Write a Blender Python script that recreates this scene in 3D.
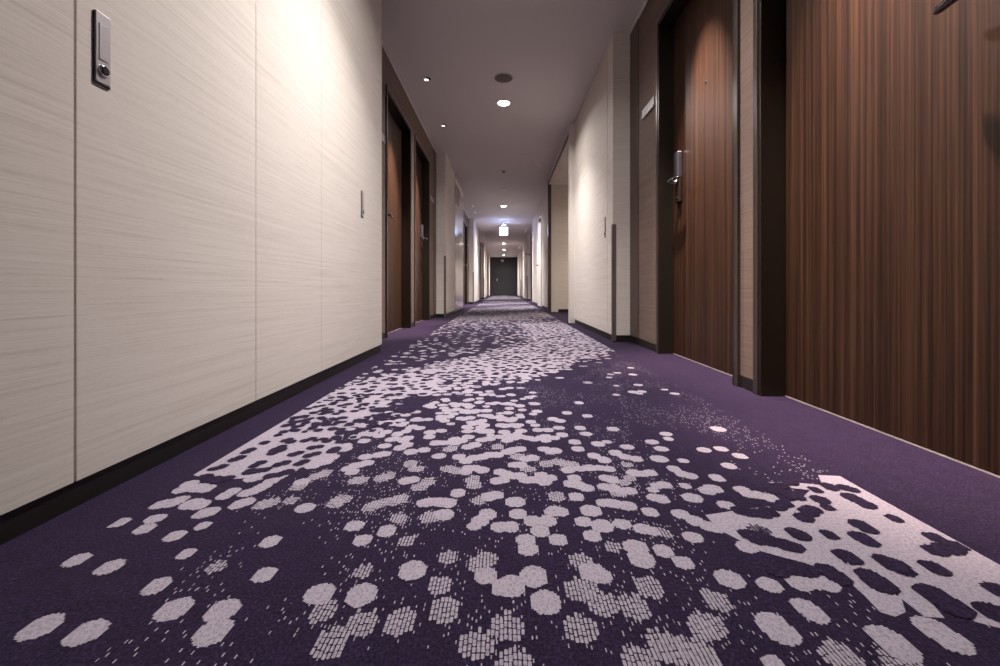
import bpy, bmesh, math, random
from mathutils import Vector, Matrix
for o in list(bpy.data.objects): bpy.data.objects.remove(o)
sc = bpy.context.scene
COL = sc.collection
PI = math.pi

# ------------------------------------------------------------------ camera, world, exposure
cd = bpy.data.cameras.new('camera'); cam = bpy.data.objects.new('camera', cd); COL.objects.link(cam)
cam.location = (0, 0, .41); cam.rotation_euler = (PI/2, 0, 0)
cd.sensor_width = 36; cd.lens = 15.3; cd.shift_x = -.0037; cd.shift_y = -.0437
cd.clip_start = .02
sc.camera = cam
sc.cycles.diffuse_bounces = 8; sc.cycles.max_bounces = 12
w = bpy.data.worlds.new('world'); sc.world = w; w.use_nodes = True
w.node_tree.nodes['Background'].inputs[0].default_value = (.9, .85, .9, 1)
w.node_tree.nodes['Background'].inputs[1].default_value = .05
sc.view_settings.view_transform = 'Standard'; sc.view_settings.look = 'None'
sc.view_settings.exposure = 0; sc.view_settings.gamma = 1; sc.view_settings.use_curve_mapping = False

LAMP_COLOR = (1, .935, .90)
LAMP_POWER = 24.0          # centre line downlights, main beam
LAMP_GLOW = 15.0           # their wide soft glow
SPOT_POWER = 720.0          # small eyeball spots over the room doors
LAMP_Y = (1.735, 4.585, 10.26, 13.2, 18.7, 21.6, 24.9)
LAMP_DIM = (1.17, 1.30, 1.9, 1.9, 1.9, 1.9, 1.9)
CEIL = 2.42
H = .41

# ------------------------------------------------------------------ materials
def mat(name, color, rough=.6, metal=0.0, spec=.5, emit=None, estr=0):
    m = bpy.data.materials.new(name); m.use_nodes = True
    b = m.node_tree.nodes['Principled BSDF']
    b.inputs['Base Color'].default_value = (*color, 1)
    b.inputs['Roughness'].default_value = rough; b.inputs['Metallic'].default_value = metal
    b.inputs['Specular IOR Level'].default_value = spec
    if emit: b.inputs['Emission Color'].default_value = (*emit, 1); b.inputs['Emission Strength'].default_value = estr
    return m
def N(m, t, **kw):
    n = m.node_tree.nodes.new(t)
    for k, v in kw.items(): setattr(n, k, v)
    return n
def L(m, a, b): m.node_tree.links.new(a, b)
def coords(m, scale, world=False):
    if world: src = N(m, 'ShaderNodeNewGeometry').outputs['Position']
    else: src = N(m, 'ShaderNodeTexCoord').outputs['Object']
    mp = N(m, 'ShaderNodeMapping'); mp.inputs['Scale'].default_value = scale
    L(m, src, mp.inputs['Vector']); return mp.outputs['Vector']
def noise(m, vec, scale=1, detail=3, rough=.5):
    n = N(m, 'ShaderNodeTexNoise'); n.inputs['Scale'].default_value = scale
    n.inputs['Detail'].default_value = detail; n.inputs['Roughness'].default_value = rough
    L(m, vec, n.inputs['Vector']); return n.outputs['Fac']
def ramp(m, fac, stops):
    r = N(m, 'ShaderNodeValToRGB'); e = r.color_ramp.elements
    while len(e) < len(stops): e.new(.5)
    for i, (p, c) in enumerate(stops): e[i].position = p; e[i].color = (*c, 1)
    L(m, fac, r.inputs['Fac']); return r.outputs['Color']
def bump(m, h, strength, dist=.002):
    b = N(m, 'ShaderNodeBump'); b.inputs['Strength'].default_value = strength; b.inputs['Distance'].default_value = dist
    L(m, h, b.inputs['Height']); L(m, b.outputs['Normal'], m.node_tree.nodes['Principled BSDF'].inputs['Normal'])
def mix(m, fac, a, b, mode='MIX'):
    n = N(m, 'ShaderNodeMix', data_type='RGBA', blend_type=mode)
    for sock, v in ((n.inputs[0], fac), (n.inputs[6], a), (n.inputs[7], b)):
        if isinstance(v, (int, float)): sock.default_value = v
        elif isinstance(v, tuple): sock.default_value = (*v, 1)
        else: L(m, v, sock)
    return n.outputs[2]
def math_(m, op, a, b=None):
    n = N(m, 'ShaderNodeMath', operation=op)
    for i, v in enumerate((a, b)):
        if v is None: continue
        if isinstance(v, (int, float)): n.inputs[i].default_value = v
        else: L(m, v, n.inputs[i])
    return n.outputs[0]
def base(m): return m.node_tree.nodes['Principled BSDF'].inputs['Base Color']

def woven_wall(name, dark, mid, light, rough=.75, streak=1.0):
    m = mat(name, mid, rough, spec=.25)
    f1 = noise(m, coords(m, (5, 5, 520), True), 1, 3, .65)
    f2 = noise(m, coords(m, (1.2, 1.2, 110), True), 1, 4, .6)
    f3 = noise(m, coords(m, (60, 60, 900), True), 1, 1, .5)
    s = math_(m, 'ADD', math_(m, 'MULTIPLY', f1, .42), math_(m, 'ADD', math_(m, 'MULTIPLY', f2, .4), math_(m, 'MULTIPLY', f3, .18)))
    c = ramp(m, s, [(.33, dark), (.5, mid), (.67, light)])
    L(m, c, base(m)); bump(m, s, .25*streak, .001); return m
M_BEIGE = woven_wall('beige_textile', (.53, .48, .43), (.68, .628, .58), (.75, .705, .66))
M_BROWN = woven_wall('brown_textile', (.112, .076, .062), (.165, .115, .096), (.22, .158, .133))
M_CEIL = mat('ceiling_paint', (.58, .54, .53), .85, spec=.2)
M_BASE = mat('dark_baseboard', (.012, .0095, .008), .45)
M_FRAME = mat('bronze_frame', (.021, .0155, .012), .34, .35)
M_CASING = mat('bronze_casing', (.10, .078, .068), .30, .6)
M_GUARD = mat('guard_metal', (.22, .19, .17), .4, .6)
M_STEEL = mat('steel', (.52, .49, .51), .42, .7)
M_STEELB = mat('satin_steel', (.50, .55, .68), .28, 1)
M_CHROME = mat('chrome', (.75, .75, .78), .12, 1)
M_BRONZE = mat('lock_bronze', (.13, .10, .085), .3, .9)
M_LEVER = mat('lever_metal', (.16, .145, .15), .22, 1)
M_BLACK = mat('black', (.008, .008, .008), .35)
M_WHITE = mat('white_paint', (.66, .62, .58), .45)
M_PLASTIC = mat('white_plastic', (.55, .53, .50), .4)
M_GLOSS = mat('gloss_cream', (.60, .56, .54), .11, spec=.7)
M_SIGNPL = mat('sign_plate', (.33, .27, .285), .4)
M_PURPLE = mat('sign_purple', (.05, .018, .06), .35)
M_SPEAK = mat('speaker_mesh', (.115, .092, .08), .7)
M_SILL = mat('threshold_metal', (.62, .55, .52), .35, .3)
M_FARDOOR = mat('charcoal_door', (.018, .018, .022), .5)
M_LAMP = mat('lamp_glow', (1, 1, 1), .5, emit=(1, .9, .8), estr=60)
M_SPOT = mat('spot_glow', (1, 1, 1), .5, emit=(1, .9, .85), estr=1.8)
M_EXIT = mat('exit_glow', (.9, .95, 1), .5, emit=(.62, .78, 1), estr=14)
M_REFL = mat('lamp_reflector', (.8, .8, .8), .2, 1)
M_DARKREFL = mat('dark_reflection_gloss', (.02, .02, .03), .08, spec=.7)  # dark reflection in the glossy door, given as a colour
M_STRIP = mat('brown_strip', (.10, .068, .054), .5)
M_HATCH = mat('ceiling_hatch_trim', (.50, .46, .455), .6)
M_SKIRT = mat('ceiling_trim', (.62, .58, .57), .45)

def wood():
    m = mat('zebrano_veneer', (.2, .1, .06), .46, spec=.22)
    a = noise(m, coords(m, (200, 200, .9)), 1, 2, .5)
    b = noise(m, coords(m, (52, 52, .35)), 1, 4, .7)
    c = noise(m, coords(m, (420, 420, 6)), 1, 2, .5)
    s = math_(m, 'ADD', math_(m, 'MULTIPLY', a, .36), math_(m, 'ADD', math_(m, 'MULTIPLY', b, .46), math_(m, 'MULTIPLY', c, .18)))
    col = ramp(m, s, [(.33, (.0075, .004, .0025)), (.44, (.0185, .0083, .0046)), (.5, (.031, .0138, .0078)), (.56, (.047, .0215, .0117)), (.67, (.080, .039, .021))])
    L(m, col, base(m)); bump(m, s, .08, .0005); return m
M_WOOD = wood()

# carpet: a ground pile, light dots, woven (half-tone) dots
GR1, GR2, GR3 = (.0045, .003, .0105), (.016, .0105, .037), (.048, .032, .088)
LT1, LT2 = (.225, .195, .245), (.37, .33, .39)
def pile(m, strength=.6):
    v = noise(m, coords(m, (260, 200, 260), True), 1, 3, .7)
    u = noise(m, coords(m, (11, 11, 11), True), 1, 4, .6)
    bump(m, math_(m, 'ADD', v, math_(m, 'MULTIPLY', u, .7)), strength, .003); return v, u
def tufts(m):
    """elongated light tufts in staggered columns along the corridor"""
    g = N(m, 'ShaderNodeNewGeometry').outputs['Position']
    sp = N(m, 'ShaderNodeSeparateXYZ'); L(m, g, sp.inputs[0])
    cx = math_(m, 'DIVIDE', sp.outputs[0], .0052)
    col = math_(m, 'FLOOR', cx); fx = math_(m, 'ABSOLUTE', math_(m, 'SUBTRACT', math_(m, 'FRACT', cx), .5))
    wn = N(m, 'ShaderNodeTexWhiteNoise', noise_dimensions='1D'); L(m, col, wn.inputs['W'])
    cy = math_(m, 'ADD', math_(m, 'DIVIDE', sp.outputs[1], .014), math_(m, 'MULTIPLY', wn.outputs['Value'], 3))
    fy = math_(m, 'ABSOLUTE', math_(m, 'SUBTRACT', math_(m, 'FRACT', cy), .5))
    return fx, fy, col, math_(m, 'FLOOR', cy)
def ground(m, flecks=True):
    v, u = pile(m)
    c = ramp(m, v, [(.32, GR1), (.5, GR2), (.68, GR3)])
    q = noise(m, coords(m, (38, 30, 38), True), 1, 4, .65)
    c = mix(m, 1.0, c, ramp(m, q, [(.3, (.55, .55, .55)), (.7, (1, 1, 1))]), 'MULTIPLY')
    c = mix(m, math_(m, 'MULTIPLY', u, .35), c, (.032, .014, .030))
    if flecks:
        fx, fy, col, row = tufts(m)
        cv = N(m, 'ShaderNodeCombineXYZ'); L(m, col, cv.inputs[0]); L(m, row, cv.inputs[1])
        wn = N(m, 'ShaderNodeTexWhiteNoise', noise_dimensions='2D'); L(m, cv.outputs[0], wn.inputs['Vector'])
        zone = noise(m, coords(m, (5.2, 3.4, 1), True), 1, 2, .5)
        on = math_(m, 'GREATER_THAN', wn.outputs['Value'], math_(m, 'SUBTRACT', 1.62, math_(m, 'MULTIPLY', zone, 1.42)))
        g = N(m, 'ShaderNodeNewGeometry').outputs['Position']; sp = N(m, 'ShaderNodeSeparateXYZ'); L(m, g, sp.inputs[0])
        inside = math_(m, 'MULTIPLY', math_(m, 'GREATER_THAN', sp.outputs[0], -.45), math_(m, 'LESS_THAN', sp.outputs[0], .74))
        k = math_(m, 'MULTIPLY', math_(m, 'MULTIPLY', on, inside), math_(m, 'MULTIPLY', math_(m, 'LESS_THAN', fx, .17), math_(m, 'LESS_THAN', fy, .18)))
        c = mix(m, k, c, (.36, .32, .39))
    L(m, c, base(m)); return c
M_CARPET = mat('carpet_ground', GR2, .95, spec=.1); ground(M_CARPET)
M_CDARK = mat('carpet_dark_dot', GR2, .95, spec=.1); ground(M_CDARK, False)
M_CLIGHT = mat('carpet_light', LT2, .95, spec=.1)
_v, _u = pile(M_CLIGHT, .45); L(M_CLIGHT, ramp(M_CLIGHT, _v, [(.34, LT1), (.56, LT2)]), base(M_CLIGHT))
def woven(name, wide):
    m = mat(name, LT2, .95, spec=.1); v, u = pile(m)
    fx, fy, col, row = tufts(m)
    a = math_(m, 'GREATER_THAN', fx, .5-wide/2)
    k = math_(m, 'MAXIMUM', a, math_(m, 'GREATER_THAN', fy, .44))
    L(m, mix(m, k, ramp(m, v, [(.34, LT1), (.56, LT2)]), GR2), base(m)); return m
M_CWOVEN = woven('carpet_woven_dot', .34); M_CDWOVEN = woven('carpet_dark_woven_dot', .6)
for _m in (M_CARPET, M_CDARK, M_CLIGHT, M_CWOVEN, M_CDWOVEN):
    _b = _m.node_tree.nodes['Principled BSDF']; _b.inputs['Sheen Weight'].default_value = .06; _b.inputs['Sheen Roughness'].default_value = .5
    _b.inputs['Sheen Tint'].default_value = (.85, .7, .9, 1)

# ------------------------------------------------------------------ mesh helpers
class MB:
    def __init__(s): s.bm = bmesh.new()
    def box(s, x0, x1, y0, y1, z0, z1, bev=0, mi=0):
        x0, x1 = min(x0, x1), max(x0, x1); y0, y1 = min(y0, y1), max(y0, y1)
        r = bmesh.ops.create_cube(s.bm, size=1)
        for v in r['verts']: v.co = Vector((x0+(v.co.x+.5)*(x1-x0), y0+(v.co.y+.5)*(y1-y0), z0+(v.co.z+.5)*(z1-z0)))
        fs = {f for v in r['verts'] for f in v.link_faces}
        for f in fs: f.material_index = mi
        if bev:
            es = list({e for v in r['verts'] for e in v.link_edges})
            bmesh.ops.bevel(s.bm, geom=es, offset=bev, segments=2, affect='EDGES', profile=.5)
        return s
    def lathe(s, prof, n=32, at=(0, 0, 0), axis='Z', mi=0):
        """prof: list of (radius, height) turned about an axis"""
        rings = []
        for r, z in prof:
            ring = []
            for i in range(n):
                a = 2*PI*i/n; p = (r*math.cos(a), r*math.sin(a), z)
                if axis == 'Y': p = (p[0], p[2], p[1])
                if axis == 'X': p = (p[2], p[0], p[1])
                ring.append(s.bm.verts.new(Vector(p)+Vector(at)))
            rings.append(ring)
        for a, b in zip(rings, rings[1:]):
            for i in range(n):
                f = s.bm.faces.new((a[i], a[(i+1) % n], b[(i+1) % n], b[i])); f.material_index = mi; f.smooth = True
        for ring in (rings[0], rings[-1]):
            f = s.bm.faces.new(ring); f.material_index = mi
        return s
    def tube(s, pts, r, n=12, mi=0):
        rings = []
        pts = [Vector(p) for p in pts]
        for i, p in enumerate(pts):
            d = (pts[min(i+1, len(pts)-1)]-pts[max(i-1, 0)]).normalized()
            u = d.cross(Vector((0, 0, 1)));
            if u.length < .1: u = d.cross(Vector((1, 0, 0)))
            u.normalize(); v = d.cross(u)
            rr = r[i] if isinstance(r, (list, tuple)) else r
            rings.append([s.bm.verts.new(p+rr*(math.cos(2*PI*k/n)*u+math.sin(2*PI*k/n)*v)) for k in range(n)])
        for a, b in zip(rings, rings[1:]):
            for i in range(n):
                f = s.bm.faces.new((a[i], a[(i+1) % n], b[(i+1) % n], b[i])); f.smooth = True; f.material_index = mi
        for ring in (rings[0], rings[-1]): s.bm.faces.new(ring).material_index = mi
        return s
    def build(s, name, mats, parent=None, loc=None):
        bmesh.ops.recalc_face_normals(s.bm, faces=s.bm.faces)
        me = bpy.data.meshes.new(name); s.bm.to_mesh(me); s.bm.free()
        if not isinstance(mats, (list, tuple)): mats = [mats]
        for m in mats: me.materials.append(m)
        o = bpy.data.objects.new(name, me); COL.objects.link(o)
        if parent: o.parent = parent
        if loc: o.location = loc
        return o
def tag(o, label=None, cat=None, group=None, kind=None):
    if label: o['label'] = label
    if cat: o['category'] = cat
    if group: o['group'] = group
    if kind: o['kind'] = kind
    return o
def empty(name, loc=(0, 0, 0), rz=0):
    o = bpy.data.objects.new(name, None); COL.objects.link(o); o.location = loc; o.rotation_euler = (0, 0, rz)
    o.empty_display_size = .1; return o
def copy_tree(o, parent=None):
    c = o.copy(); COL.objects.link(c)
    if parent: c.parent = parent
    for ch in [x for x in bpy.data.objects if x.parent == o]: copy_tree(ch, c)
    return c
DOTS_SOLID = "-562,516,225 -498,507,225 -646,644,185 -581,627,185 -675,746,185 -614,727,185 -622,759,185 -546,706,185 -492,658,145 -521,736,145 -548,782,185 -479,587,185 -422,545,225 -359,542,225 -347,508,225 -504,812,185 -379,690,185 -343,610,185 -373,797,185 -258,736,185 -230,695,185 -198,721,185 -133,619,225 -247,572,225 -191,570,225 -25,608,185 -107,772,185 -30,772,185 -51,736,145 -42,752,185 -129,819,185 -6,733,185 11,733,185 26,775,185 95,786,185 50,752,185 62,721,185 78,752,185 36,695,185 38,671,185 89,695,185 -2,585,185 11,587,225 43,606,225 55,557,225 140,749,185 163,786,185 170,736,225 147,706,185 207,742,185 237,727,185 252,721,145 210,676,225 209,646,225 250,666,185 269,637,185 128,616,225 138,608,185 319,601,225 312,703,185 269,782,185 235,804,185 204,815,185 322,775,185 339,752,185 354,736,185 363,730,185 423,808,185 411,755,225 418,736,225 387,676,185 368,589,185 412,593,185 433,597,185 448,591,185 389,547,185 392,538,185 332,508,225 330,518,225 450,497,225 451,486,225 519,510,225 521,498,225 295,463,145 523,835,185 507,847,185 489,851,185 272,1533,185 210,1409,185 270,1375,185 156,1343,185 175,1323,185 163,1256,185 226,1256,185 233,1204,185 321,1247,185 139,1172,185 164,1196,185 191,1141,185 191,1091,185 130,1078,185 250,1126,185 277,1141,145 321,1105,185 460,1204,185 450,1164,145 398,1141,185 404,1091,185 629,1247,225 511,1084,185 558,1091,185 581,1045,185 375,1027,225 428,1015,145 523,986,185 222,1045,185 241,1021,185 281,1064,185 297,1039,185 320,1027,185 463,923,185 389,970,185 396,943,185 409,933,185 378,886,145 430,873,225 413,864,185 370,835,225 487,868,185 493,851,185 146,964,185 174,970,185 198,975,185 221,975,185 240,970,185 291,949,185 307,943,185 327,949,185 153,923,185 140,895,185 156,890,185 170,877,185 222,923,185 233,914,185 210,881,185 226,877,185 255,864,185 239,860,145 143,839,185 336,890,185 317,886,145 305,868,145 297,835,185 308,831,185 192,815,185 211,812,185 233,804,185 269,782,185 161,786,225 91,782,185 104,782,185 -250,1256,185 -207,1180,185 -181,1230,185 -109,1265,185 -93,1294,185 -69,1230,185 -45,1230,185 -160,1294,145 -198,1343,185 -181,1134,185 -159,1134,185 -130,1134,185 -115,1149,185 -99,1180,185 -93,1105,185 -76,1119,185 -59,1156,185 -40,1164,185 -159,1045,185 -109,1039,185 -90,1015,185 -72,1033,185 -53,1039,185 -34,1052,185 -17,1052,185 -68,975,185 -49,964,185 -80,975,185 -85,954,185 -92,855,185 -31,839,185 -15,847,185 -151,815,185 -140,819,185 -121,819,185 -107,815,185 -109,775,185 -30,775,185 22,819,225 9,1156,185 28,1172,185 45,1180,185 67,1172,185 50,1230,185 1,1221,185 11,1071,185 26,1084,185 42,1091,185 69,1033,185 54,1027,185 24,992,185 40,992,185 -8,954,185 5,943,185 -14,909,185 -2,914,185 23,933,185 36,933,185 48,914,185 65,914,185 82,938,185 86,904,185 101,923,185 103,1091,185 119,1071,185 100,1238,185 129,1238,185 84,1313,185 20,1333,225 4,1275,185 28,1284,185 -12,1375,145 14,1409,185 53,1386,145 96,1397,145 57,1493,185 112,1519,185 -197,914,185 -209,909,185 -203,1084,185 -234,1071,185 -268,1098,185 -255,1119,185 -298,1058,185 -309,1052,185 -337,1039,185 -323,1003,185 -335,992,185 -347,986,185 -340,954,185 -311,1112,185 -378,1149,185 -264,1172,185 -298,1164,185 -299,1204,185 -349,1188,185 -338,1221,185 -384,1221,185 -396,1204,185 -413,1180,185 -310,1284,185 -303,1303,145 -419,1275,185 -456,1313,185 -385,1303,185 -357,1313,185 -263,1333,185 -278,1333,185 -351,1386,185 -378,1354,185 -319,1386,185 -455,1365,185 -293,1420,185 -380,1420,185 -206,1468,185 -133,1420,185 -107,1354,185 -99,1420,185 -168,1493,185 -118,1493,185 -261,1506,185 -86,1546,185 -28,1533,185 5,1519,185 -631,877,225 -661,895,185 -611,873,185 -595,812,225 -577,808,185 -630,827,185 -636,815,185 -653,808,185 -657,868,185 -648,815,185 -541,782,185 -550,775,185 -550,860,185 -553,843,185 -497,819,185 -505,808,185 -371,797,185 -429,904,185 -355,970,185 -544,919,185 -532,928,185 -523,943,185 -493,928,185 -496,909,185 -500,886,185 -504,873,185 -509,860,185 -517,855,185 -482,959,185 -488,943,185 -446,1009,185 -432,1058,185 -428,1084,185 -415,1112,185"
DOTS_WOVEN = "-422,627,145 -230,540,185 -183,755,145 -157,690,145 -203,616,145 -174,521,225 -128,524,225 -76,543,225 -88,589,185 -85,648,145 -200,491,225 -31,490,225 -38,634,185 -27,644,185 -132,762,185 270,715,145 172,676,145 117,641,185 101,579,225 116,587,185 129,552,225 200,585,225 169,547,225 92,513,225 6,516,225 186,490,225 191,483,225 217,476,225 221,465,225 251,518,225 241,511,185 280,557,185 276,563,145 150,468,225 12,463,225 376,474,225 377,465,225 437,465,225 288,992,145 129,1009,185 146,997,185 162,992,185 274,923,145 230,855,185 103,839,185 255,900,145 -138,1091,185 -66,914,185 -62,890,185 -127,970,185 -108,959,185 -50,823,145 -129,765,185 -15,1105,185 35,1039,185 55,970,185 99,997,185 -220,997,185 -200,970,185 -163,904,185 -174,881,185 -264,923,185 -254,933,185 -250,800,185 -240,812,185 -214,823,185 -203,831,185 -314,909,185 -305,914,185 -189,762,145 -458,808,185 -450,815,185 -412,823,145 -324,815,185 -315,827,185 -427,881,185 -410,933,185 -399,943,185 57,746,145"
DOTS_DARK = "493,709,185 489,718,145 543,709,145 620,739,185 621,727,185 590,703,185 592,692,185 525,653,185 529,644,145 697,759,145 575,639,185 579,632,225 582,623,185 633,625,185 635,619,145 472,619,185 474,606,185 522,606,185 523,593,225 399,623,225 423,627,225 437,621,225 576,572,225 578,561,225 580,550,225 711,701,185 697,671,185 676,666,185 729,679,145 709,671,185 674,578,185 622,538,225 451,681,185 460,676,185 418,701,225 408,709,185 434,692,185 538,762,185 560,782,185 573,790,185 615,827,185 608,797,145 577,839,185 569,847,185 636,868,145 675,881,185 704,877,185 712,868,145 684,839,185 687,827,185 689,808,185 554,868,185 578,886,185 606,900,185 488,782,185 515,800,185 537,812,185 471,775,185 451,779,185 437,786,185 -576,1084,225 -578,1064,145 -576,1105,145 -645,1084,145 -649,1071,145 -648,1021,145 -641,1033,145 -661,970,145 -650,981,145 -579,986,145 -573,1003,145 -637,1134,145 -591,1149,145 -571,1141,145 -527,992,145 -516,1003,145 -521,1052,145 -513,1064,145 -481,1045,145 -467,1058,145 -495,1098,145 -480,1105,145 -537,1149,145 -525,1164,145 -631,1221,145 -618,1265,145 -608,1275,145 -656,1275,145 -643,1284,145 -668,1354,145 -654,1365,145 -606,1303,145 -670,1456,145 -629,1409,145 -612,1432,145 -600,1444,145 -582,1354,145 -612,1533,145 -565,1294,145 -537,1284,145 -569,954,185 -554,959,145 -539,964,145 -652,928,185 -625,914,185 -608,914,185 -597,923,145 -474,1009,145 -480,997,145 -551,1397,145 -540,1420,145 -562,1506,145 -529,1333,145"
DOTS_DARKWOVEN = "440,724,145 430,721,145 523,646,145"
LIGHT_FIELD_RIGHT = "694,938 738,933 737,874 737,860 738,706 738,623 738,566 615,470 601,514 581,524 584,540 567,576 550,530 527,532 527,563 511,540 490,532 478,540 483,570 484,595 461,610 445,639 402,666 368,724 366,772 439,790 504,804 577,827 626,868 591,877 562,904 609,904 667,890"
LIGHT_FIELD_LEFT = "-685,938 -685,1630 -330,1630 -377,1546 -420,1444 -462,1238 -418,1084 -436,1009 -467,975 -474,943 -519,923 -562,923 -599,914 -649,923"

# ------------------------------------------------------------------ the shell
Y0, Y1 = -3.2, 26.7
XL, XR, XA, XREC, XLEAF = -.851, .856, .80, .995, 1.078
BB = .05
BAYS_L = [(2.79, 6.235), (8.93, 12.05), (15.0, 18.4), (21.2, 24.6)]
BAYS_R = [(-.115, 3.33), (12.75, 15.6), (19.0, 21.75)]
# door openings (centre y, side of the handle along +y or -y), width .91
DW = .91
def bay_doors(b):
    return [b[0]+1.265, b[1]-1.035]

# carpeted floor with its dot pattern, one surface
def parse3(t): return [tuple(float(v) for v in q.split(',')) for q in t.split()]
def build_floor():
    bm = bmesh.new(); rnd = random.Random(11)
    X0, X1 = -.685, .738
    def quad(x0, x1, y0, y1, z, mi):
        f = bm.faces.new([bm.verts.new((x, y, z)) for x, y in ((x0, y0), (x1, y0), (x1, y1), (x0, y1))]); f.material_index = mi
    quad(-1.3, 2.6, Y0-.1, Y1+.1, 0, 0)
    cnt = [0]
    PITCH = .0052
    def tuft(x, y, l, z, wd, mi):
        if not (X0 < x < X1-wd): return
        vs = [bm.verts.new(p) for p in ((x, y-l/2, z), (x+wd*.5, y-l*.62, z), (x+wd, y-l/2, z), (x+wd, y+l/2, z), (x+wd*.4, y+l*.6, z), (x, y+l/2, z))]
        bm.faces.new(vs).material_index = mi
    def woven_dot(x, y, r, z, mi):
        """separate tufts in columns with ragged ends, and loose flecks around"""
        c0 = math.floor((x-r)/PITCH); c1 = math.ceil((x+r)/PITCH)
        for c in range(c0, c1+1):
            cx = (c+.5)*PITCH
            if abs(cx-x) > r*.95: continue
            hh = math.sqrt(max(0, r*r-(cx-x)**2))
            hh *= .88; y0, y1 = y-hh-rnd.uniform(-.002, .003), y+hh+rnd.uniform(-.002, .003)
            yy = y0-rnd.uniform(0, .003)
            while yy < y1:
                l = rnd.uniform(.0055, .0085)
                tuft(cx-PITCH*.40, yy+l/2, l, z+rnd.random()*.0001, PITCH*(rnd.uniform(.66, .86) if y < .8 else rnd.uniform(.78, .95)), mi); yy += l*1.24+rnd.uniform(0, .0012)
        if y < 1.3 and mi == 1:
            for _ in range(17):
                fx, fy = x+rnd.gauss(0, r*1.25), y+rnd.gauss(0, r*1.35)
                tuft(math.floor(fx/PITCH)*PITCH+.001, fy, rnd.uniform(.003, .0055), z-.0001, PITCH*.30, 1)
    def jag_dot(x, y, r, z, mi):
        """solid dot whose outline steps from tuft column to tuft column"""
        P = PITCH*.62; c0 = math.ceil((max(x-r, X0))/P); c1 = math.floor((min(x+r, X1))/P)
        if c1-c0 < 3: return
        ex = 1+rnd.uniform(-.1, .1); top, bot = [], []
        for c in range(c0, c1):
            cx = (c+.5)*P; hh = math.sqrt(max(0, r*r-(cx-x)**2))*ex
            a, b = y-hh+rnd.uniform(-.0016, .0016), y+hh+rnd.uniform(-.0016, .0016)
            top += [(c*P+.0001, b, z), ((c+1)*P, b, z)]; bot += [(c*P+.0001, a, z), ((c+1)*P, a, z)]
        f = bm.faces.new([bm.verts.new(p) for p in top+bot[::-1]]); f.material_index = mi
    def dot(x, y, r, layer, mi):
        n = 12; a0 = rnd.random()*6.28; cnt[0] += 1
        z = (.0002, .0008)[layer] + (cnt[0]*389 % 1009)*5.4e-7
        if mi in (2, 4) and y < 2.2: woven_dot(x, y, r, z, 1 if mi == 2 else 3); return
        if y < 1.5: jag_dot(x, y, r, z, mi); return
        ex = 1+rnd.uniform(-.1, .1); pts = []
        for k in range(n):
            a = a0+2*PI*k/n; rr = r*(1+rnd.uniform(-.07, .07))
            px, py = x+rr*math.cos(a)*ex, y+rr*math.sin(a)/ex
            pts.append((min(max(px, X0), X1), py, z))
        if x+r < X0 or x-r > X1: return
        vs = [bm.verts.new(p) for p in pts]
        try: bm.faces.new(vs).material_index = mi
        except ValueError: pass
    # the large light fields of the repeat nearest the camera
    for t in (LIGHT_FIELD_RIGHT, LIGHT_FIELD_LEFT):
        p = [tuple(float(v)/1000 for v in q.split(',')) for q in t.split()]
        vs = [bm.verts.new((x, y, .0001)) for x, y in p]
        f = bm.faces.new(vs); f.material_index = 1
        bmesh.ops.triangulate(bm, faces=[f])
    seen = set()
    for t, layer, mi in ((DOTS_SOLID, 0, 1), (DOTS_WOVEN, 0, 2), (DOTS_DARK, 1, 3), (DOTS_DARKWOVEN, 1, 4)):
        for x, y, r in parse3(t):
            if (x, y) in seen: continue
            seen.add((x, y))
            dot(x/1000, y/1000, r/10000*(.93 if y < 1000 else 1), layer, mi)
    # the rest of the runner
    def sm(a, b, v): v = min(1, max(0, (v-a)/(b-a))); return v*v*(3-2*v)
    ph = [(rnd.uniform(.7, 2.6), rnd.uniform(.6, 1.8), rnd.random()*6.28) for _ in range(5)]
    def wob(x, y): return sum(math.sin(a*x*2+b*y*2.1+c) for a, b, c in ph)/5
    def dens(x, y):
        v = y-1.6*x
        d = sm(1.45, 1.95, v)*(1-sm(2.75, 3.1, v))
        if y < 6.0:
            d = max(d, .80*sm(-.05, .35, x+.12*wob(x, y))*sm(2.85, 3.05, v)*(1-sm(4.9, 5.6, y)))
            d = max(d, .42*sm(4.0, 4.8, y)*(1-sm(6.0, 6.6, y)))
            d = max(d, .22*sm(3.0, 3.3, v))
            d = max(d, .07+.12*wob(x, y) if v < 1.75 else .18)
        if y > 5.0:
            far = .50+.42*math.sin(2*PI*(y-.9*x)/2.9+.6)+.28*wob(x, y)
            k = sm(5.0, 6.4, y); d = d*(1-k)+far*k
        return d
    step = .044
    # thicken the scattered middle and speckle the left field
    for i in range(230):
        x, y = rnd.uniform(-.66, .12), rnd.uniform(1.14, 1.66)
        if rnd.random() < .75-.9*max(0, x): dot(x, y, rnd.uniform(.013, .020), 0, 1) if x > -.42+.35*(y-1.1) else dot(x, y, rnd.uniform(.009, .017), 1, 3)
    edge = [(-.330, 1.63), (-.377, 1.546), (-.42, 1.444), (-.462, 1.238), (-.418, 1.084), (-.436, 1.009), (-.467, .975), (-.474, .943), (-.519, .923)]
    for (ax, ay), (bx, by) in zip(edge, edge[1:]):
        for i in range(max(1, round(math.hypot(bx-ax, by-ay)/.028))):
            q = rnd.random(); x, y = ax+(bx-ax)*q, ay+(by-ay)*q
            if rnd.random() < .55: dot(x-.012, y, rnd.uniform(.013, .019), 1, 3)
            else: dot(x+.012, y, rnd.uniform(.014, .020), 0, 1)
    for i in range(75): dot(rnd.uniform(-.67, -.34), rnd.uniform(1.28, 1.66), rnd.uniform(.009, .018), 1, 3)
    y = 1.5
    row = 0
    covered = []
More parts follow.
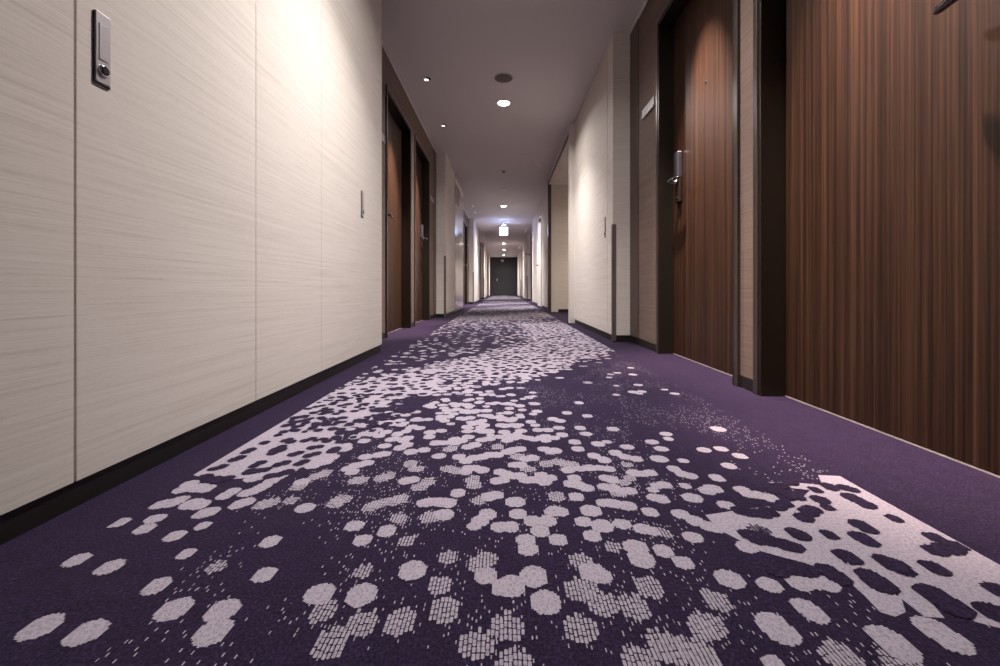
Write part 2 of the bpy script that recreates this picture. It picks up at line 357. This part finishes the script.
    while y < Y1:
        x = X0-.02+(row % 2)*step/2
        while x < X1+.02:
            d = dens(x, y)
            skip = False
            if y < 1.62: skip = True
            if not skip and y < 1.95 and d > .74: d = .72 if x > -.3 else d
            if not skip:
                jx, jy = x+rnd.uniform(-.013, .013), y+rnd.uniform(-.013, .013)
                if d > .74:
                    dot(jx, jy, .034, 0, 1)
                    if rnd.random() < (1.0-.28*(d-.74)/.26): dot(jx+rnd.uniform(-.016, .016), jy+rnd.uniform(-.016, .016), rnd.uniform(.012, .0205), 1, 3)
                elif rnd.random() < d*1.15: dot(jx, jy, rnd.uniform(.014, .0235), 0, 2 if rnd.random() < .12 else 1)
            x += step
        y += step*.9; row += 1
    # behind and below the camera
    for k in range(120): dot(rnd.uniform(X0, X1), rnd.uniform(Y0, .40), rnd.uniform(.017, .023), 0, 2 if rnd.random() < .5 else 1)
    me = bpy.data.meshes.new('floor'); bm.to_mesh(me); bm.free()
    for m in (M_CARPET, M_CLIGHT, M_CWOVEN, M_CDARK, M_CDWOVEN): me.materials.append(m)
    o = bpy.data.objects.new('floor', me); COL.objects.link(o)
    tag(o, 'purple corridor carpet with a runner of pale lilac dots', kind='structure')
    sub = MB().box(-1.3, 2.6, Y0-.1, Y1+.1, -.1, -.002).build('floor', M_BASE); tag(sub, 'slab under the carpet', kind='structure')
build_floor()

c = MB().box(-1.3, 2.6, Y0-.1, Y1+.1, CEIL, CEIL+.1).build('ceiling', M_CEIL); tag(c, 'plain grey painted corridor ceiling', kind='structure')
# wall blocks: beige segments between the bays
def beige(side, mb, bb, y0, y1, xf, xo=1.3):
    s = side
    mb.box(s*xf, s*xo, y0, y1, BB, CEIL)
    bb.box(s*(xf+.006), s*xo, y0+.006, y1-.006, 0, BB)
def bay(side, mb, bb, b):
    """brown textile back wall of a recessed bay, with two door openings"""
    s = side; y0, y1 = b; ops = bay_doors(b) if side < 0 else [b[0]+1.310, b[1]-1.065]
    edges = [y0] + [v for c in ops for v in (c-DW/2, c+DW/2)] + [y1]
    for i in range(0, len(edges), 2):
        mb.box(s*XREC, s*1.3, edges[i], edges[i+1], BB, CEIL)
        bb.box(s*(XREC-.004), s*1.3, edges[i], edges[i+1], 0, BB)
    for c in ops: mb.box(s*XREC, s*1.3, c-DW/2, c+DW/2, 2.11, CEIL)
    for c in ops: mb.box(s*(XLEAF+.06), s*1.3, c-DW/2, c+DW/2, 0, 2.11)
    return ops
wl, bl, wr, br, fl, fr, bl2, br2 = (MB() for _ in range(8))
doors_l, doors_r = [], []
# left: three flush shaft doors fill the near wall, see below; the wall block stands behind them
wl.box(-.806, -1.3, Y0, 2.79, BB, CEIL); bl.box(-.8055, -1.3, Y0, 2.784, 0, BB); bl.box(-.86, -1.3, 7.42, 8.924, 0, BB)
wl.box(-.855, -1.3, 7.42, 8.93, BB, CEIL)
ends = [6.235, 7.42, 12.05, 15.0, 18.4, 21.2, 24.6, Y1]
for i in range(0, 8, 2): beige(-1, wl, bl, ends[i], ends[i+1], -XL)
for b in BAYS_L: doors_l.append(bay(-1, fl, bl2, b))
# right
beige(1, wr, br, Y0, -.115, XR); beige(1, wr, br, 3.33, 5.15, XR, 2.6)
for y0, y1 in ((7.7, 12.75), (15.6, 19.0), (21.75, Y1)): beige(1, wr, br, y0, y1, XR)
wr.box(.984, 2.6, 7.8, 7.9, BB, 2.30); br.box(.99, 2.6, 7.806, 7.9, 0, BB)        # wall across the side passage
wr.box(2.5, 2.6, 5.15, 7.9, 0, 2.42)
wr.box(.803, 2.6, 5.20, 7.7, 2.30, CEIL)                                          # lowered head of the opening
for b in BAYS_R: doors_r.append(bay(1, fr, br2, b))
for mb, n, m, t in ((wl, 'wall_left', M_BEIGE, 'beige textile wall with brown door bays between'), (fl, 'wall_left', M_BROWN, 'brown textile back wall of the recessed door bays'),
                    (wr, 'wall_right', M_BEIGE, 'beige textile wall beyond the near doors'), (fr, 'wall_right', M_BROWN, 'brown textile wall around the near wooden doors'),
                    (bl, 'baseboard_left', M_BASE, 'dark baseboard under the beige panels'), (bl2, 'baseboard_left', M_BASE, 'dark baseboard in the door bays'),
                    (br, 'baseboard_right', M_BASE, 'dark baseboard under the white wall'), (br2, 'baseboard_right', M_BASE, 'dark baseboard beside the wooden doors')):
    tag(mb.build(n, m), t, kind='structure')
tag(MB().box(-1.3, 2.6, Y0-.2, Y0, 0, CEIL).build('wall_back', M_BEIGE), kind='structure')
tag(MB().box(-1.3, 1.3, Y1, Y1+.2, 0, CEIL).build('wall_far', M_FARDOOR), 'dark wall closing the far end of the corridor', kind='structure')
# trims: white posts of the passage, thin ceiling moulding over the brown bays
t = 0
def trim(mb, m, label=None):
    global t
    t += 1; tag(mb.build('trim_%d' % t, m), label, kind='structure')
trim(MB().box(.798, .87, 5.142, 5.25, 0, 2.42, .002), M_WHITE, 'white post at the near edge of the side passage')
trim(MB().box(.857, .984, 7.68, 7.80, 0, 2.30, .002), M_WHITE, 'white post at the far edge of the side passage')
trim(MB().box(.80, .857, 7.66, 7.76, 0, 2.42, .002), M_CASING, 'brown edge strip beyond the side passage')
for s, bays in ((-1, BAYS_L), (1, BAYS_R)):
    for b in bays:
        trim(MB().box(s*XREC, s*(XREC-.012), b[0], b[1], CEIL-.018, CEIL), M_SKIRT)
        trim(MB().box(s*XREC, s*(XREC-.006), b[1]-.20, b[1]-.002, BB, CEIL-.018), M_STRIP)      # smooth brown strip in the corner
trim(MB().box(.80, .812, 5.26, 7.65, 2.30, 2.33), M_STRIP)
trim(MB().box(-.851, -.846, 7.39, 7.42, 0, CEIL), M_CASING, 'dark joint in the left wall')

# ------------------------------------------------------------------ room doors
def lock(parent, hs):
    """electronic lock: escutcheon, upper cover, lever pointing back over the leaf. hs = side of the handle in local x"""
    x = hs*(DW/2-.13); d = -hs; y = .083-.002
    p = MB().box(x-.030, x+.030, y-.020, y+.001, .938, 1.10, .006).build('lock_plate', M_BRONZE, parent)
    cover = MB().box(x-.031, x+.031, y-.030, y+.001, 1.085, 1.246, .007).build('lock_cover', M_STEELB, p); cover['label'] = 'blue-grey satin steel cover'
    lv = MB()
    lv.lathe([(.019, 0), (.019, -.012), (.011, -.016), (.011, -.060)], 20, (x, y-.018, 1.062), 'Y')
    lv.tube([(x-d*.008, y-.072, 1.062), (x+d*.02, y-.075, 1.062), (x+d*.07, y-.073, 1.061), (x+d*.115, y-.066, 1.060), (x+d*.128, y-.060, 1.060)], [.012, .0125, .011, .010, .006], 14)
    lv.build('door_lever', M_LEVER, p)['label'] = 'dark polished lever'
    MB().lathe([(.010, 0), (.010, -.004), (.004, -.005)], 18, (x, y-.020, .965), 'Y').build('keyhole', M_BLACK, p)
def make_door(name, hs):
    r = empty(name)
    w2 = DW/2; f = MB(); JT = .022
    yF, yB = -.010, .125
    f.box(-w2, -w2+JT, yF, yB, 0, 2.11, .0015); f.box(w2-JT, w2, yF, yB, 0, 2.11, .0015); f.box(-w2+JT, w2-JT, yF, yB, 2.088, 2.11)
    fr_ = f.build('door_frame', M_FRAME, r)
    cs = MB(); cw = .024
    cs.box(-w2-cw, -w2+.004, -.014, 0, 0, 2.11+cw, .002); cs.box(w2-.004, w2+cw, -.014, 0, 0, 2.11+cw, .002); cs.box(-w2, w2, -.014, 0, 2.106, 2.11+cw, .002)
    cs.build('door_casing', M_CASING, fr_)['label'] = 'lighter bronze edge'
    MB().box(-w2+JT+.003, w2-JT-.003, .083, .123, .0045, 2.085, .0015).build('door_leaf', M_WOOD, r)
    MB().box(-w2+JT, w2-JT, .0822, .128, 0, .0032).build('threshold', M_SILL, r)['label'] = 'pale metal threshold strip'
    lock(r, hs)
    MB().lathe([(.008, 0), (.008, -.003), (.0035, -.0045)], 20, (0, .083, 1.515), 'Y').build('peephole', M_CHROME, r)
    return tag(r, kind='structure')
proto = {+1: make_door('door_1', 1), -1: make_door('door_2', -1)}
used = {1: False, -1: False}; dn = [2]
def room_door(side, y, hy, label):
    """hy = side of the handle along world y"""
    hs = hy*(1 if side < 0 else -1)
    if not used[hs]: o = proto[hs]; used[hs] = True
    else:
        dn[0] += 1; o = copy_tree(proto[hs]); o.name = 'door_%d' % dn[0]
    o.location = (side*XREC, y, 0); o.rotation_euler = (0, 0, PI/2 if side < 0 else -PI/2)
    o['label'] = label
DL_L = ['wooden room door in the brown bay just past the beige shaft doors', 'wooden room door before the first corner column',
        'dark room door in the second brown bay', 'dark room door at the far end of the second brown bay',
        'far room door in the third brown bay', 'far room door closing the third brown bay', 'tiny far room door in the last brown bay', 'tiny last room door before the dark end wall']
DL_R = ['large wooden door nearest the camera, cut by the picture edge', 'wooden room door with steel lever beside the pinkish fabric panel',
        'far room door beyond the white side door', 'far room door before the far corner column', 'tiny far room door in the last bay', 'tiny far room door at the end of the last bay']
k = 0
for ops in doors_l:
    for j, y in enumerate(ops): room_door(-1, y, -1 if j == 0 else 1, DL_L[k]); k += 1
k = 0
for ops in doors_r:
    for j, y in enumerate(ops): room_door(1, y, -1 if j == 0 else 1, DL_R[k]); k += 1

# room number plates on the brown fabric
sg = empty('room_sign')
MB().box(-.125, .125, -.014, 0, -.031, .031, .002).build('sign_plate', M_SIGNPL, sg)
MB().box(.100, .126, -.016, -.013, -.026, .026, .001).build('indicator', M_PURPLE, sg)['label'] = 'dark purple indicator window'
for i, xx in enumerate((-.06, -.035, -.010)): MB().box(xx-.002, xx+.002, -.0148, -.0135, -.011, .011).build('numeral', M_FRAME, sg)
def room_sign(side, y, label, first=False):
    o = sg if first else copy_tree(sg)
    o.location = (side*XREC, y, 1.645); o.rotation_euler = (0, 0, PI/2 if side < 0 else -PI/2)
    tag(o, label, 'room sign', 'room number plates')
room_sign(1, 2.895, 'small pale room number plate with purple window beside the wooden door', True)
room_sign(-1, 3.40, 'room number plate seen edge-on right after the beige shaft doors')
room_sign(-1, 5.86, 'room number plate before the first corner column')
room_sign(-1, BAYS_L[1][1]-.22, 'far room number plate in the second brown bay')
s_ = [x for x in bpy.data.objects if x.name.startswith('room_sign')]
o = copy_tree(sg); o.location = (.92, 15.6, 1.69); o.rotation_euler = (0, 0, 0); tag(o, 'small dark plate on the far bluish column', 'room sign', 'room number plates')

# ------------------------------------------------------------------ flush shaft doors in the beige walls
def pull(parent, x, y, z0, z1, side, wdt=.038):
    """flush pull: steel plate with recessed grip and a lock cylinder; the wall plane is at x, facing -side"""
    def X(d): return x-side*d
    p = MB().box(X(-.002), X(.0045), y-wdt/2, y+wdt/2, z0, z1, .0012).build('pull_plate', M_STEEL, parent)
    MB().box(X(.004), X(.0058), y-wdt/2+.006, y+wdt/2-.006, z0+.046, z1-.022, .0006).build('pull_grip', M_STEEL, p)
    MB().box(X(-.002), X(.0032), y-wdt/2-.0022, y+wdt/2+.001, z0-.004, z1-.002, .0004).build('pull_shadow', M_BLACK, p)  # black edge beside and below the plate paints its thickness shadow
    k = MB(); k.lathe([(.0115, 0), (.0115, .003), (.009, .0045)], 24, (X(.004) if side < 0 else X(.0085), y, z0+.026), 'X')
    k.build('lock_ring', M_CHROME, p)
    q = MB(); q.lathe([(.0065, 0), (.0065, .0015)], 20, (X(.0085) if side < 0 else X(.0098), y, z0+.026), 'X'); q.build('lock_core', M_BLACK, p)
def shaft_door(x, y0, y1, side, label, pull_y=None, gap=.0, z=(.05, CEIL), pz=(.805, .957), glossy=False, wdt=.034):
    o = empty('shaft_door', (0, (y0+y1)/2, 0)); c = (y0+y1)/2
    MB().box(x, x+side*.006, y0-c+gap/2, y1-c-gap/2, *z, .0008).build('door_panel', M_GLOSS if glossy else M_BEIGE, o)
    if pull_y is not None: pull(o, x, pull_y-c, pz[0], pz[1], side, wdt)
    tag(o, label, 'access door', 'flush access doors'); return o
shaft_door(-.80, -3.2, -.6, -1, 'beige flush wall panel behind the camera', gap=.004)
shaft_door(-.80, -.6, .794, -1, 'streaky beige flush panel nearest the camera without any handle', gap=.006)
shaft_door(-.80, .794, 1.373, -1, 'beige flush access door with the large steel pull nearest the camera', .845, .003, pz=(.818, .957), wdt=.031)
shaft_door(-.80, 1.373, 1.868, -1, 'narrow plain beige panel between the two access doors with steel pulls', gap=.0012)
shaft_door(-.80, 1.868, 2.79, -1, 'beige access door with slim pull, just before the brown door bay', 2.40, .0012, pz=(.82, .965))
shaft_door(.8540, 3.50, 4.45, 1, 'off-white access door with slim pull beside the metal corner guard', 3.575, .0006, z=(BB+.002, CEIL-.001), pz=(.852, 1.017))
shaft_door(-.8475, 7.425, 8.925, -1, 'glossy cream door reflecting lamps beyond the first corner column', gap=.004, z=(.02, 2.30), glossy=True)

gd = [x for x in bpy.data.objects if x.name.startswith('shaft_door')][-1]
MB().box(.0005, -.004, -.70, -.10, 1.95, 2.27, .001).build('dark_reflection', M_DARKREFL, gd).location.x = -.8475  # added dark panel stands in for a dark reflection high on the door

# white service door in the far right wall
r = empty('door_%d' % (dn[0]+1), (.856, 10.1, 0), -PI/2)
MB().box(-.45, .45, -.006, .02, .01, 2.1, .002).build('door_leaf', M_WHITE, r)
fm = MB(); fm.box(-.49, -.455, -.012, .02, 0, 2.14, .002); fm.box(.455, .49, -.012, .02, 0, 2.14, .002); fm.box(-.455, .455, -.012, .02, 2.105, 2.14, .002)
fm.build('door_frame', M_WHITE, r)
h = MB(); h.lathe([(.022, 0), (.022, -.010), (.009, -.014), (.009, -.05)], 18, (-.37, -.006, 1.0), 'Y'); h.tube([(-.37, -.055, 1.0), (-.33, -.058, 1.0), (-.26, -.05, 1.0)], [.009, .009, .007]); h.build('door_handle', M_BRONZE, r)
MB().box(.12, .36, -.05, -.006, 1.98, 2.04, .004).build('door_closer', M_GUARD, r)
tag(r, 'white service door in the bluish lit wall past the side passage', kind='structure')

# double door closing the corridor
r = empty('door_%d' % (dn[0]+2), (0, Y1, 0))
for s in (-1, 1): MB().box(s*.004, s*.80, -.03, -.001, .01, 2.12, .003).build('door_leaf', M_FARDOOR, r)
MB().box(-.46, -.38, -.06, -.03, .92, 1.06, .006).build('door_handle', M_CHROME, r)
MB().box(-.2, .25, -.03, 0, 0, .012).build('threshold', M_SILL, r)
tag(MB().box(-.17, .0, -.06, 0, 0, .13, .008).build('emergency_sign', M_PLASTIC, loc=(0, Y1, 2.14)), 'small unlit grey sign above the dark end doors', 'sign')
tag(r, 'dark double door at the far end of the corridor', kind='structure')

# ------------------------------------------------------------------ corner guards
def guard(side, xf, y, label, hgt=.90):
    s = side; g = MB()
    g.box(s*(xf-.003), s*(xf+.028), y-.003, y, .006, hgt, .0008)
    g.box(s*(xf-.003), s*xf, y-.003, y+.028, .006, hgt, .0008)
    tag(g.build('corner_guard', M_GUARD), label, 'corner guard', 'metal corner guards')
guard(1, XR-.0025, 3.33, 'bronze metal guard on the near off-white column corner', .92)
guard(-1, -XL, 6.235, 'thin metal guard on the column corner past the second wooden door')
guard(-1, -XL, 12.05, 'thin metal guard on the second column corner, beyond the glossy door')
guard(-1, -XL, 18.4, 'tiny far metal guard opposite the bluish column')
guard(1, XR, 15.6, 'far metal guard on the bluish column past the white service door')
guard(1, XR, 21.75, 'tiny metal guard on the farthest column corner')

# ------------------------------------------------------------------ ceiling fittings
def spot(name, parent, loc, power, size, blend, rad, color=LAMP_COLOR, rot=(0, 0, 0)):
    ld = bpy.data.lights.new(name, 'SPOT'); ld.energy = power; ld.color = color; ld.spot_size = math.radians(size); ld.spot_blend = blend; ld.shadow_soft_size = rad
    o = bpy.data.objects.new(name, ld); COL.objects.link(o); o.parent = parent; o.location = loc; o.rotation_euler = rot; return o
dl = empty('downlight')
MB().lathe([(.062, 0), (.075, -.0005), (.078, -.004), (.070, -.007), (.060, -.004), (.060, 0)], 40).build('trim_ring', M_PLASTIC, dl)
MB().lathe([(.0595, -.0005), (.0595, -.0035), (.05, -.006), (.02, -.0075)], 40).build('lens', M_LAMP, dl)
for pw, spr in ((LAMP_POWER, 104), (LAMP_GLOW, 152)):
    ld = bpy.data.lights.new('lamp_light', 'AREA'); ld.shape = 'DISK'; ld.size = .11; ld.energy = pw; ld.color = LAMP_COLOR; ld.spread = math.radians(spr)
    lo = bpy.data.objects.new('lamp_light', ld); COL.objects.link(lo); lo.parent = dl; lo.location = (0, 0, -.012)
LL = ['downlight overhead between the near beige wall and the wooden doors, out of view', 'large bright round downlight beside the ceiling speaker', 'bright downlight just before the glowing exit sign', 'small downlight directly above the exit sign',
      'first downlight past the exit sign', 'second downlight past the exit sign', 'farthest tiny downlight by the dark end doors']
for i, y in enumerate(LAMP_Y):
    o = dl if i == 0 else copy_tree(dl); o.location = (0, y, CEIL); tag(o, LL[i], 'ceiling light', 'centre line downlights')
for i, y in enumerate(LAMP_Y):
    for ld_ in [x for x in bpy.data.objects if x.type == 'LIGHT' and x.parent and x.parent.name.startswith('downlight') and abs(x.parent.location.y-y) < .01]:
        ld_.data = ld_.data.copy(); ld_.data.energy *= LAMP_DIM[i]
o = copy_tree(dl); o.location = (1.75, 6.45, 2.30)
for ch in [x for x in bpy.data.objects if x.parent == o and x.type == 'LIGHT']: ch.data = ch.data.copy(); ch.data.energy = 14; ch.data.color = (1, .84, .70)
tag(o, 'downlight inside the side passage', 'ceiling light', 'centre line downlights')
def eyeball(side):
    r = empty('eyeball_spotlight')
    MB().lathe([(.036, 0), (.047, -.0005), (.049, -.004), (.044, -.006), (.035, -.003)], 32).build('trim_ring', M_PLASTIC, r)
    e = MB().lathe([(.035, 0), (.034, -.003), (.028, -.006), (.016, -.009), (.003, -.0095)], 28).build('eyeball', M_BLACK, r)
    g = MB().lathe([(.022, -.004), (.021, -.010), (.010, -.013)], 24).build('lens', M_SPOT, e); g.location = (side*.010, .006, 0)
    spot('lamp_light', r, (0, 0, -.035), SPOT_POWER, 42, 1, .02, (1, .76, .64), (0, -side*math.radians(12), 0))
    return r
eb = {-1: eyeball(-1), 1: eyeball(1)}; ebu = {-1: False, 1: False}
def place_eye(side, y, label):
    o = copy_tree(eb[side]) if ebu[side] else eb[side]; ebu[side] = True
    o.location = (side*.728, y, CEIL); tag(o, label, 'spotlight', 'eyeball spotlights over the room doors')
for side, ds, labs in ((-1, doors_l, ['small eyeball spotlight over the nearer wooden door, right of the first brown bay', 'small eyeball spotlight closer to the first corner column',
                                       'spotlight over the first door of the second bay', 'spotlight over the second door of the second bay', 'far spotlight in the third bay', 'far spotlight closing the third bay', 'tiny spotlight in the last bay', 'tiny last spotlight before the end']),
                       (1, doors_r, ['spotlight above the door nearest the camera, out of view', 'spotlight above the door with the peephole, out of view', 'far spotlight past the white service door', 'far spotlight before the bluish column', 'tiny spotlight at the last bay', 'tiny spotlight ending the last bay'])):
    k = 0
    for ops in ds:
        for y in ops: place_eye(side, y, labs[k]); k += 1

sp = empty('ceiling_speaker', (0, 4.04, CEIL))
MB().lathe([(.084, 0), (.092, -.001), (.094, -.005), (.086, -.007)], 40).build('rim', M_CEIL, sp)
MB().lathe([(.085, -.0065), (.083, -.008), (.04, -.0095)], 40).build('speaker_grille', M_SPEAK, sp)
tag(sp, 'round brown ceiling speaker next to the brightest downlight', 'speaker')
sd = empty('smoke_detector', (0, 7.2, CEIL))
MB().lathe([(.05, 0), (.05, -.008), (.042, -.016), (.03, -.02)], 32).build('detector_base', M_CEIL, sd)
MB().lathe([(.02, -.019), (.02, -.034), (.012, -.038)], 24).build('detector_head', M_SPEAK, sd)
tag(sd, 'small smoke detector with brown head between two downlights', 'smoke detector')
o = empty('ceiling_sensor', (0, 8.5, CEIL)); MB().lathe([(.07, 0), (.07, -.008), (.06, -.014), (.02, -.018)], 32).build('sensor_cover', M_WHITE, o); tag(o, 'pale flat disc on the ceiling before the second downlight', 'sensor')
def sprinkler(x, y, label, first=None):
    o = empty('sprinkler', (x, y, CEIL)); MB().lathe([(.035, 0), (.035, -.004), (.03, -.006), (.012, -.008), (.010, -.02), (.016, -.021), (.016, -.024)], 24).build('sprinkler_head', M_WHITE, o); tag(o, label, 'sprinkler', 'ceiling sprinklers')
sprinkler(-.77, 7.5, 'small white sprinkler above the glossy cream door')
sprinkler(.55, 6.85, 'small white sprinkler before the side passage')
sprinkler(-.76, 9.8, 'small white sprinkler over the second brown bay')
def hatch(x, y, sx, sy, label):
    o = empty('ceiling_hatch', (x, y, CEIL)); f = MB(); a, b, k = sx/2, sy/2, .012
    f.box(-a, a, -b, -b+k, -.004, 0); f.box(-a, a, b-k, b, -.004, 0); f.box(-a, -a+k, -b+k, b-k, -.004, 0); f.box(a-k, a, -b+k, b-k, -.004, 0)
    f.build('hatch_frame', M_HATCH, o); MB().box(-a+k, a-k, -b+k, b-k, -.002, 0).build('hatch_panel', M_CEIL, o)
    tag(o, label, 'ceiling hatch', 'ceiling hatches')
hatch(.36, 6.6, .2, .55, 'small faint hatch in the ceiling near the smoke detector')
hatch(.42, 9.9, .45, .45, 'square ceiling hatch beside the second downlight')
hatch(.56, 12.2, .45, .45, 'square ceiling hatch beside the exit sign')

# exit sign
es = empty('exit_sign', (0, 12.5, CEIL))
MB().box(-.10, .10, -.03, .03, -.03, 0, .004).build('mounting_base', M_PLASTIC, es)
for x in (-.05, .05): MB().tube([(x, 0, -.03), (x, 0, -.19)], .008).build('suspension_rod', M_PLASTIC, es)
MB().box(-.125, .125, -.022, .022, -.43, -.18, .006).build('sign_case', M_PLASTIC, es)
for s in (-1, 1): MB().box(-.115, .115, s*.022, s*.026, -.42, -.19, .001).build('light_panel', M_EXIT, es)
for s in (-1, 1):
    ld = bpy.data.lights.new('sign_light', 'POINT'); ld.energy = 4.5; ld.color = (.35, .45, 1); ld.shadow_soft_size = .1
    lo = bpy.data.objects.new('sign_light', ld); COL.objects.link(lo); lo.parent = es; lo.location = (0, s*.16, -.30)
tag(es, 'brightly glowing blue-white exit sign hanging from the ceiling', 'exit sign')
